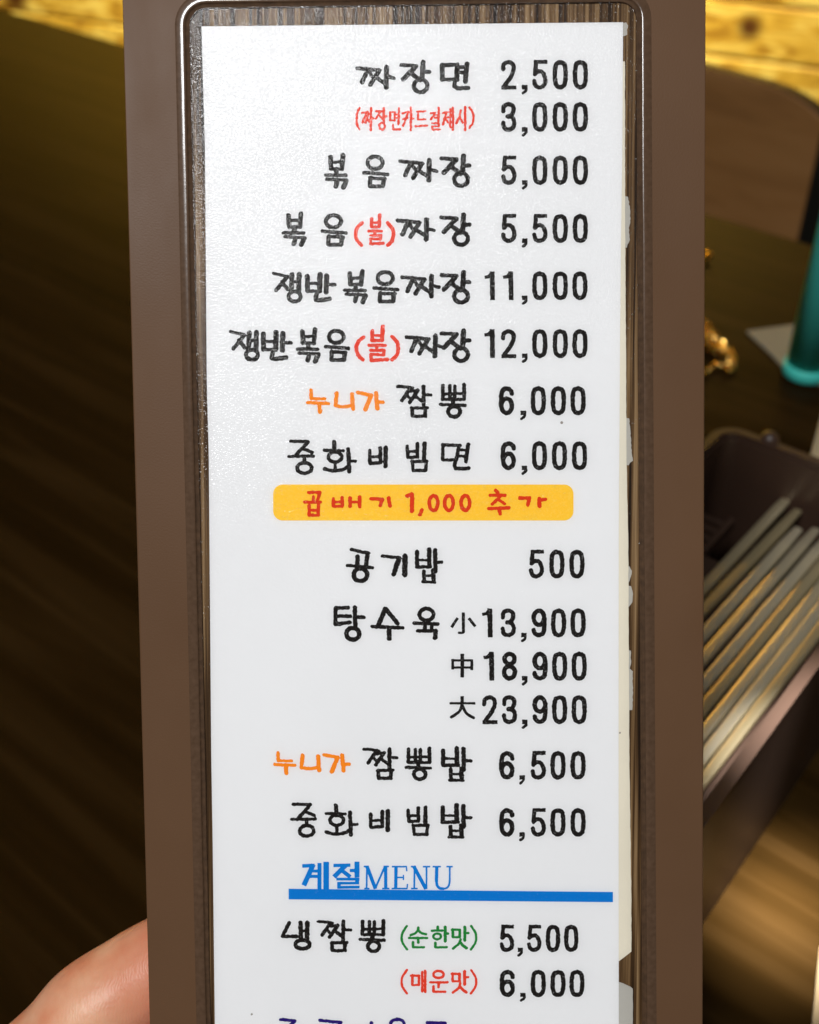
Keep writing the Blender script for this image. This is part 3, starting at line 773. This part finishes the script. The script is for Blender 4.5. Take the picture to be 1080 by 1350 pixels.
G('nu', 395, 500, 4.696, '19:70,68 72,118;16:74,119 158,121;17:50,144 180,150;23:122,150 125,200')
G('ni', 395, 500, 4.696, '21:230,85 222,160;c18:222,163 270,170 325,162;22:325,92 330,182')
G('ga', 395, 500, 4.696, '19:360,82 440,98;24:443,100 408,185;23:473,85 482,180;18:476,140 516,141')
G('jjam', 395, 500, 4.696, '16:606,43 655,46 700,54;20:686,54 634,130;15:690,74 735,66;21:733,68 682,143;15:668,98 690,125;18:715,105 762,138;22:768,44 768,165;16:770,95 815,97;20:697,178 699,225;17:692,179 790,176;21:780,178 777,226;18:699,228 780,228')
G('ppong', 395, 500, 4.696, '20:888,38 886,122;19:931,40 931,122;19:962,42 962,122;22:1019,34 1020,122;14:888,90 1018,86;16:886,124 1020,124;24:950,122 950,158;17:872,155 1026,161;o21:958,200 37,32')
G('jung', 370, 570, 4.1538, '15:54,48 150,50;17:150,52 84,124;16:122,88 174,110;14:44,132 180,130;18:130,135 130,165;o18:130,195 40,29')
G('hwa', 370, 570, 4.1538, '20:293,54 295,95;14:238,98 345,101;o17:298,135 37,27;16:298,165 299,205;c17:240,200 290,211 345,202 366,188;20:370,92 376,214;13:375,158 410,158')
G('bi', 370, 570, 4.1538, '17:488,100 489,168;13:490,135 545,132;16:489,170 545,166;18:547,86 547,164;21:575,84 575,185')
G('bim', 370, 570, 4.1538, '17:693,76 697,134;17:749,62 749,134;13:697,106 748,103;15:697,138 750,135;20:789,60 786,150;15:722,165 726,205;16:720,160 800,158;16:798,162 795,206;16:726,209 795,209')
G('myeon2', 370, 570, 4.1538, '16:890,68 888,150;15:886,68 985,72;19:978,74 962,150;14:890,152 965,150;13:985,95 1025,98;13:975,130 1020,132;20:1027,68 1015,158;c18:958,152 954,188 972,198 1030,197')
G('gop', 355, 635, 2.667, '9:137,38 178,38;10:178,40 170,62;9:155,54 155,68;9:124,72 180,72;10:140,84 140,116;10:173,82 172,116;8:140,100 173,100;9:140,118 173,118')
G('bae', 355, 635, 2.667, '10:225,60 226,84;10:256,57 257,84;8:226,72 258,71;9:226,87 257,86;11:284,58 284,86;8:284,72 315,72;11:318,54 318,88')
G('gi2', 355, 635, 2.667, '10:358,60 398,62;11:397,64 390,84;12:420,58 424,84')
G('chu', 355, 635, 2.667, '11:797,31 803,38;9:777,48 830,48;9:815,50 784,80;9:805,62 828,78;10:772,95 843,92;11:808,95 812,113')
G('ga2', 355, 635, 2.667, '11:882,58 916,58;11:916,60 910,82;12:950,60 951,86;9:950,66 972,62')
G('gong', 440, 715, 6.75, '26:155,64 230,82 312,98;34:303,102 288,205;36:212,130 210,200;24:120,206 345,227;o36:238,290 60,56')
G('gi', 440, 715, 6.75, '26:434,123 590,140;40:582,146 534,284;44:634,124 634,288')
G('bap', 440, 715, 6.75, '32:742,85 742,212;36:850,66 852,212;18:742,158 850,160;26:738,220 862,218;34:903,72 906,258;24:905,178 962,178;28:803,258 805,350;34:886,250 890,350;18:805,298 890,298;22:792,354 900,355')
G('tang', 430, 790, 5.4, '22:66,63 156,62;26:68,64 65,175;22:70,122 172,122;24:66,180 170,166;28:205,60 207,200;22:207,128 268,131;o28:190,248 46,42')
G('su', 430, 790, 5.4, '30:420,70 372,188;28:426,72 508,172;22:328,196 545,205;32:448,208 450,280')
G('yuk', 430, 790, 5.4, 'o24:715,110 50,42;22:626,172 795,178;22:705,182 705,222;22:752,182 752,222;22:652,226 785,228;30:780,230 777,274')
G('so', 430, 790, 5.4, 'b18:978,97 978,236;c13:981,230 974,240 947,240;b16:936,136 894,200;b17:1017,138 1062,194')
G('jungh', 580, 790, 5.4, 'b16:92,430 92,500;b12:86,437 236,437;b16:228,431 228,505;b12:92,488 228,488;b22:160,392 160,556')
G('dae', 580, 790, 5.4, 'b12:72,743 252,743;b20:159,694 159,750;c17:159,745 140,800 82,842;c17:160,755 188,812 240,846')
G('naeng', 360, 1205, 3.857, '17:82,48 50,112;16:48,116 122,117;20:140,48 141,128;22:174,48 172,134;12:140,90 174,88;o18:150,158 36,22')
# serif words
G('lp2', 360, 1205, 3.857, 'c9:681,64 660,95 654,122 660,152 682,183')
G('rp2', 360, 1205, 3.857, 'c9:1008,64 1028,95 1034,122 1028,152 1007,183')
G('sun', 360, 1205, 3.857, '10:739,73 738,84;c9:738,84 725,100 700,110;c10:738,86 755,100 778,106;9:692,125 784,125;11:738,125 739,148;11:712,147 712,170;9:712,172 768,172')
G('han', 360, 1205, 3.857, '11:838,68 838,80;9:808,88 861,87;o9:835,117 19,15;13:876,70 876,140;9:876,103 890,103;11:826,150 826,170;9:826,173 884,172')
G('mat', 360, 1205, 3.857, '11:915,82 915,120;9:910,83 950,83;11:950,83 950,120;8:915,121 950,121;13:976,71 976,136;9:976,100 994,100;c10:954,132 945,155 916,178;c12:952,146 965,162 984,176')
G('mae', 360, 1270, 3.857, '11:709,64 709,113;9:702,66 744,66;11:742,66 742,112;8:709,114 742,113;10:759,48 759,146;8:759,95 775,95;11:774,43 774,148')
G('un', 360, 1270, 3.857, 'o10:842,60 26,18;9:800,100 887,100;11:843,100 842,124;11:816,122 816,146;9:816,148 876,148')
RS = 460, 70, 6
G('r_lp', *RS, 'c13:84,434 64,475 62,515 64,560 84,600')
G('r_jja', *RS, '12:106,470 150,462;14:138,470 108,543;14:154,472 132,545;12:130,505 160,540;16:176,432 173,605;11:176,515 194,512')
G('r_jang', *RS, '11:215,457 262,456;12:248,462 213,516;12:240,490 264,516;15:277,432 276,540;11:277,495 297,495;o13:262,575 21,27')
G('r_myeon', *RS, '13:327,464 327,526;11:324,464 366,462;13:364,464 363,526;10:327,529 364,529;10:366,482 395,480;10:366,510 395,510;14:396,432 393,558;13:350,560 350,597;12:350,600 405,600')
G('r_ka', *RS, '11:425,472 473,458;13:470,462 430,573;10:428,520 466,508;15:491,428 489,606;11:490,518 514,516')
G('r_deu', *RS, '11:540,460 606,456;13:549,462 547,520;11:546,522 606,519;13:530,576 620,570')
G('r_gyeol', *RS, '11:650,472 688,466;12:686,468 650,520;10:684,484 706,483;10:680,508 706,508;15:711,428 709,538;10:656,552 712,551;12:712,551 712,574;10:660,576 712,576;12:661,577 661,602;11:661,603 720,601')
G('r_je', *RS, '11:745,470 788,463;13:772,470 745,560;12:765,512 786,545;10:782,505 802,505;13:803,440 803,582;15:824,428 823,604')
G('r_si', *RS, '13:886,450 876,500 850,552;13:875,500 902,546;15:921,424 920,604')
G('r_rp', *RS, 'c13:955,426 980,465 986,508 980,550 954,590')
BS = 370, 1125, 4.5
G('gye', *BS, 'b18:130,78 200,75;b26:193,70 138,192;b14:178,108 228,108;b15:172,140 228,140;b20:230,62 230,216;b30:270,55 270,216')
G('jeol', *BS, 'b16:315,75 412,73;b24:384,76 318,142;b20:362,104 412,142;b16:412,105 450,105;b26:453,54 453,144;b13:332,156 466,156;b20:454,156 454,182;b12:338,180 464,180;b18:346,180 346,206;b13:338,205 466,203')
G('M', *BS, 'b7:512,80 510,214;b18:512,80 562,212;b8:562,210 618,82;b16:623,80 624,214;b6:495,81 522,81;b6:612,81 641,81;b6:497,212 526,212;b6:604,212 644,212')
G('E', *BS, 'b16:685,80 683,214;b6:662,82 748,82;b6:685,146 728,146;b6:660,212 750,212;b5:746,80 749,108;b5:729,132 729,160;b5:750,213 753,186')
G('N', *BS, 'b7:795,82 793,214;b18:790,80 862,214;b7:866,80 866,214;b6:775,82 802,82;b6:846,82 886,82;b6:776,212 812,212')
G('U', *BS, 'b16:927,80 925,170;c13:925,168 930,195 945,210 965,213;c8:965,214 990,206 1001,185 1004,160;b7:1004,165 1004,80;b6:904,82 950,82;b6:986,82 1020,82')
# digits
DG = 640, 70, 7.2
G('2', *DG, 'c37:168,148 176,102 224,82 266,104 274,150 248,215 200,280 172,318;b33:153,321 299,321')
G('5', *DG, 'b32:468,81 590,81;b36:486,68 474,198;c36:474,196 505,172 548,182 574,245 562,300 520,321 482,306 468,262')
G('0', *DG, 'c38:715,80 752,98 763,150 765,198 763,250 750,300 715,319 680,300 667,250 665,198 667,150 678,98 715,80')
G('3', *DG, 'c37:171,548 178,500 222,482 266,503 270,548 250,585 213,598;c37:213,598 258,608 278,655 266,702 222,722 182,705 169,658')
G(',', *DG, 'b50:373,300 373,340;c22:386,330 384,355 356,380')
DK = 580, 790, 5.4
G('1', *DK, 'b30:355,72 358,264;b20:303,110 345,104;b16:330,105 352,78')
G('9', *DK, 'o29:706,132 38,50;c29:745,130 746,180 738,235 706,254 676,240 668,218')
G('6', *DK, 'o29:706,206 38,50;c29:667,208 666,158 674,103 706,84 736,98 744,120')
G('8', *DK, 'o28:497,428 37,36;o29:497,522 40,43')
G('1r', 355, 635, 2.667, '12:485,50 502,45;13:502,45 502,104')
G('0r', 355, 635, 2.667, 'o11:578,75 15,26')
G(',r', 355, 635, 2.667, '11:537,100 530,116')

ZT = Z_PAPER + 0.00004
def word(items, mat, label, name='lettering', z=ZT, rough=0.35, grow=0.42):
    st = []
    for it in items: st += place(*it) if isinstance(it, tuple) else place(it)
    return lettering(name, st, mat, z, rough, label, grow)
def price(txt, cs, y0, y1, label, wd=19.5):
    st = []; h = y1 - y0
    for ch, cx in zip(txt, cs):
        if ch == ',': st += place(',', cx - 3.6, y1 - h * 0.14, cx + 3.6, y1 + h * 0.17)
        elif ch == '1': st += place('1', cx - 7.5, y0, cx + 6.0, y1)
        else: st += place(ch, cx - wd / 2, y0, cx + wd / 2, y1)
    lettering('price', st, M['black'], ZT, 0.28, label, 0.38)

# --- dish names (photo boxes)
word(['jja', 'jang', 'myeon'], M['black'], 'black brush lettering, first dish')
word(['r_lp', 'r_jja', 'r_jang', 'r_myeon', 'r_ka', 'r_deu', 'r_gyeol', 'r_je', 'r_si', 'r_rp'], M['red'], 'small red serif note in brackets', rough=0.4)
JJ = GLYPH['jja'][1]; JG = GLYPH['jang'][1]
def jj(x, y): return ('jja', x, y, x + 52.5, y + 32)
def jg(x, y): return ('jang', x, y, x + 41.5, y + 45)
word([('bokk', 427, 201.5, 459.5, 249.5), ('eum', 478, 203.5, 513, 247.5), jj(525.5, 208), jg(580, 202)], M['black'], 'black brush lettering, second dish')
word([('bokk', 371.5, 278.5, 404, 325), ('eum', 423, 281, 458, 324.5), jj(522, 286), jg(580, 280)], M['black'], 'black brush lettering, third dish')
word([('lp', 467, 291.5, 479, 325), ('bul', 485, 281, 507, 323), ('rp', 509, 291.5, 521, 325)], M['red'], 'red bracketed syllable in third dish')
word([('jaeng', 358.5, 358, 398.5, 399.5), ('ban', 402, 358.5, 443.5, 398.5), ('bokk', 452.5, 355, 485, 400.5), ('eum', 491, 356, 526.5, 399.5), jj(528.5, 361), jg(580, 356)], M['black'], 'black brush lettering, fourth dish')
word(['jaeng', 'ban', 'bokk', 'eum', jj(533.5, 440), jg(580, 433)], M['black'], 'black brush lettering, fifth dish')
word(['lp', 'bul', 'rp'], M['red'], 'red bracketed syllable in fifth dish')
word(['nu', 'ni', 'ga'], M['orange'], 'orange brush lettering, sixth dish')
word(['jjam', 'ppong'], M['black'], 'black brush lettering, sixth dish')
word(['jung', 'hwa', 'bi', 'bim', 'myeon2'], M['black'], 'black brush lettering, seventh dish')
def rp_(x0, x1, y0, y1, r):            # filled rounded bar, in card coordinates
    o = []
    for cx, cy, a0 in ((x1 - r, y1 - r, 0), (x0 + r, y1 - r, 90), (x0 + r, y0 + r, 180), (x1 - r, y0 + r, 270)):
        for k in range(11):
            a = R(a0 + 9 * k); o.append(uv(cx + r * math.cos(a), cy + r * math.sin(a)))
    return o
pb = rp_(360, 756.5, 638.8, 686.3, 12.5)
mesh_obj('highlight_bar', [(x, y, Z_PAPER + 0.00003) for x, y in pb], [tuple(range(len(pb)))[::-1]], M['yellow'], paper)['label'] = 'yellow rounded bar behind red text'
word(['gop', 'bae', 'gi2', '1r', ',r', '0r', ('0r', 355 + 611.5 / 2.667, 635 + 43.5 / 2.667, 355 + 652.5 / 2.667, 635 + 106.5 / 2.667), ('0r', 355 + 669.5 / 2.667, 635 + 43.5 / 2.667, 355 + 710.5 / 2.667, 635 + 106.5 / 2.667), 'chu', 'ga2'], M['redbar'], 'red lettering on the yellow bar', z=Z_PAPER + 0.00007)
word(['gong', 'gi', 'bap'], M['black'], 'black brush lettering, eighth dish')
word(['tang', 'su', 'yuk'], M['black'], 'black brush lettering, ninth dish')
word(['so'], M['black'], 'small black size character', rough=0.15)
word(['jungh'], M['black'], 'small black size character', rough=0.15)
word(['dae'], M['black'], 'small black size character', rough=0.15)
E_ = 3.857
nb3 = lambda n, sx, sy: tuple(a for a in (n, GLYPH[n][1][0] + sx, GLYPH[n][1][1] + sy, GLYPH[n][1][2] + sx, GLYPH[n][1][3] + sy))
word([('nu', 360.5, 991, 390.5, 1022), ('ni', 395, 994, 423, 1018.5), ('ga', 425.5, 993.5, 462, 1020)], M['orange'], 'orange brush lettering, tenth dish')
word([('jjam', 478, 986, 525, 1028.5), ('ppong', 533.5, 985, 569.5, 1030), ('bap', 581.5, 984.5, 623, 1031)], M['black'], 'black brush lettering, tenth dish')
word([('jung', 382.5, 1059, 417.5, 1105), ('hwa', 428, 1060, 472.5, 1103.5), ('bi', 486.5, 1067.5, 514, 1097.5), ('bim', 536, 1063, 566, 1102.5), ('bap', 581, 1059.5, 623, 1106)], M['black'], 'black brush lettering, eleventh dish')
word(['gye', 'jeol', 'M', 'E', 'N', 'U'], M['blue'], 'blue section heading', rough=0.08)
ub = [uv(380.5, 1172.3), uv(808.5, 1176.6), uv(808.5, 1190), uv(380.5, 1186.3)]
mesh_obj('underline_bar', [(x, y, ZT + 0.00003) for x, y in ub], [(0, 3, 2, 1)], M['blue'], paper)['label'] = 'thick blue rule under the heading'
word(['naeng', ('jjam', 417, 1213.5, 464, 1256), ('ppong', 473, 1212.5, 508.5, 1257)], M['black'], 'black brush lettering, twelfth dish')
word(['lp2', 'sun', 'han', 'mat', 'rp2'], M['green'], 'green serif note in brackets', rough=0.2)
sh = 1270 - 1205 - 26.3 / E_
word([nb3('lp2', 0, sh), 'mae', 'un', nb3('mat', -0.3, sh), nb3('rp2', 0, sh)], M['red'], 'red serif note in brackets', rough=0.2)
PS = 360, 1270, 3.857
G('p1', *PS, '14:38,289 110,296;16:108,298 60,345'); G('p2', *PS, '14:238,294 345,304;16:342,306 335,345'); G('p3', *PS, '15:500,306 500,345')
G('p4', *PS, 'o14:632,312 34,24'); G('p5', *PS, '14:786,304 876,309;14:790,306 792,345')
word(['p1', 'p2', 'p3', 'p4', 'p5'], M['purple'], 'purple brush lettering at the bottom')
# --- prices
C5 = (671, 692, 712, 739, 765.5)
C6 = (646.5, 671, 692, 712, 739, 765)
price('2,500', C5, 78.6, 117, 'price of the first dish')
price('3,000', C5, 134.2, 172.8, 'price beside the red note')
price('5,000', C5, 204.8, 242.8, 'price of the second dish')
price('5,500', C5, 282, 319.5, 'price of the third dish')
price('11,000', C6, 357.8, 395, 'price of the fourth dish')
price('12,000', C6, 434, 471.5, 'price of the fifth dish')
price('6,000', (668, 690, 710, 736.5, 762.5), 509.3, 547, 'price of the sixth dish')
price('6,000', (670.5, 691.5, 711.5, 738, 764.5), 582, 619.5, 'price of the seventh dish')
price('500', (707.5, 734.5, 761), 725.2, 762.5, 'price of the eighth dish')
price('13,900', (643.5, 670.3, 690.8, 711, 736.8, 762.5), 802.7, 840.2, 'price of the small size')
price('18,900', (645.5, 672, 692, 712.3, 738.2, 764), 859.8, 897.3, 'price of the medium size')
price('23,900', (646, 672, 692, 712.3, 738.2, 764), 917.2, 954.7, 'price of the large size')
price('6,500', (668.5, 688.5, 710, 736, 762.5), 991, 1028, 'price of the tenth dish')
price('6,500', (668.5, 688.5, 710, 736, 762.5), 1066.3, 1103.3, 'price of the eleventh dish')
price('5,500', (668.5, 686, 704.5, 729.5, 753.5), 1220.3, 1255.5, 'price beside the green note', 18.5)
price('6,000', (669, 689.5, 710, 736, 761), 1279.8, 1315, 'price beside the lower red note')

# clear film over the opening
FP = [p + q * (-0.0015 + 0.00012) for p, q in zip(base, nrm)]
f_ = mesh_obj('clear_film', [(p.x, p.y, Z_FILM) for p in FP], [tuple(range(len(FP)))], M['film'], card)
if f_.data.polygons[0].normal.z < 0: f_.data.flip_normals()

# ------------------------------------------------------------------ the hand behind the card
def cpt(px, py, dz):                   # photo pixel on the card plane, then dz towards the viewer (card normal)
    u, v = uv(px, py); return Vector((u, v, dz))
def limb(bm, chain, n=20):
    # chain: (point, radius); a round tapered tube with ball ends
    pts = [c[0] for c in chain]; rad = [c[1] for c in chain]
    P_, R_ = [], []
    for i in range(len(pts) - 1):
        for k in range(8):
            t = k / 8; a = pts[max(i - 1, 0)]; b = pts[i]; c = pts[i + 1]; d = pts[min(i + 2, len(pts) - 1)]
            P_.append(0.5 * (2 * b + (c - a) * t + (2 * a - 5 * b + 4 * c - d) * t * t + (3 * b - a - 3 * c + d) * t ** 3))
            s = t * t * (3 - 2 * t); R_.append(rad[i] * (1 - s) + rad[i + 1] * s)
    P_.append(pts[-1]); R_.append(rad[-1])
    # ball ends
    d0 = (P_[1] - P_[0]).normalized(); d1 = (P_[-1] - P_[-2]).normalized()
    pre = [(P_[0] - d0 * R_[0] * math.sin(a), max(R_[0] * math.cos(a), 1e-5)) for a in (R(88), R(65), R(45), R(22))]
    post = [(P_[-1] + d1 * R_[-1] * math.sin(a), max(R_[-1] * math.cos(a), 1e-5)) for a in (R(22), R(45), R(65), R(88))]
    Q = pre + list(zip(P_, R_)) + post; prev = None; ref = Vector((0, 0, 1))
    for i, (p, r) in enumerate(Q):
        t = (Q[min(i + 1, len(Q) - 1)][0] - Q[max(i - 1, 0)][0]).normalized()
        s = t.cross(ref).normalized(); w = s.cross(t)
        ring = [bm.verts.new(p + (s * math.cos(2 * math.pi * k / n) + w * math.sin(2 * math.pi * k / n)) * r) for k in range(n)]
        if prev:
            for k in range(n): bm.faces.new((prev[k], prev[(k + 1) % n], ring[(k + 1) % n], ring[k]))
        else: bm.faces.new(ring[::-1])
        prev = ring
    bm.faces.new(prev)
bm = bmesh.new()
BK = -0.0036                           # back face of the card
# index finger: knuckle at lower left, bends behind the card
limb(bm, [(cpt(-170, 1632, -0.020), 0.0125), (cpt(-60, 1522, -0.013), 0.0118), (cpt(52, 1420, -0.0125), 0.0113), (cpt(100, 1374, -0.0130), 0.0120), (cpt(160, 1337, -0.0150), 0.0116), (cpt(235, 1288, BK - 0.0112), 0.0104), (cpt(330, 1237, BK - 0.0095), 0.0092), (cpt(385, 1212, BK - 0.0085), 0.0080)])
limb(bm, [(cpt(-130, 1690, -0.030), 0.0125), (cpt(20, 1560, -0.024), 0.0112), (cpt(130, 1500, -0.0200), 0.0110), (cpt(280, 1430, BK - 0.0105), 0.0098), (cpt(420, 1375, BK - 0.0088), 0.0082)])
limb(bm, [(cpt(-80, 1770, -0.034), 0.0120), (cpt(60, 1670, -0.026), 0.0106), (cpt(170, 1625, -0.0200), 0.0104), (cpt(300, 1575, BK - 0.0098), 0.0092), (cpt(420, 1530, BK - 0.0082), 0.0078)])
limb(bm, [(cpt(-20, 1850, -0.036), 0.0110), (cpt(90, 1775, -0.027), 0.0094), (cpt(190, 1735, -0.0190), 0.0090), (cpt(300, 1700, BK - 0.0082), 0.0076), (cpt(370, 1680, BK - 0.0072), 0.0066)])
# thumb, lying on the front of the frame below
limb(bm, [(cpt(-130, 1890, -0.020), 0.0165), (cpt(-40, 1740, 0.006), 0.0135), (cpt(80, 1640, 0.016), 0.0115), (cpt(190, 1560, 0.0125), 0.0108), (cpt(235, 1530, 0.0095), 0.0088)])
# palm and wrist
limb(bm, [(cpt(-170, 1615, -0.021), 0.0135), (cpt(-190, 1760, -0.026), 0.0175), (cpt(-190, 1900, -0.030), 0.021), (cpt(-200, 2080, -0.036), 0.024)])
limb(bm, [(cpt(-120, 1700, -0.031), 0.0135), (cpt(-130, 1850, -0.032), 0.019), (cpt(-160, 2000, -0.036), 0.023), (cpt(-200, 2150, -0.042), 0.026)])
limb(bm, [(cpt(-30, 1840, -0.036), 0.0120), (cpt(-60, 1960, -0.036), 0.019), (cpt(-140, 2080, -0.040), 0.023), (cpt(-200, 2200, -0.044), 0.026)])
limb(bm, [(cpt(-190, 2100, -0.040), 0.026), (cpt(-240, 2350, -0.055), 0.026), (cpt(-300, 2700, -0.075), 0.031)])
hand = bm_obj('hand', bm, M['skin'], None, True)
hand.matrix_world = CARD_M
md = hand.modifiers.new('join', 'REMESH'); md.mode = 'VOXEL'; md.voxel_size = 0.0011; md.use_smooth_shade = True
sm = hand.modifiers.new('smooth', 'SMOOTH'); sm.factor = 0.5; sm.iterations = 6
bpy.context.view_layer.update()
ev = hand.evaluated_get(bpy.context.evaluated_depsgraph_get()); me = bpy.data.meshes.new_from_object(ev)
hand.modifiers.clear(); hand.data = me
tag(hand, 'bare hand gripping the menu card from behind, one finger showing beside it', 'hand')
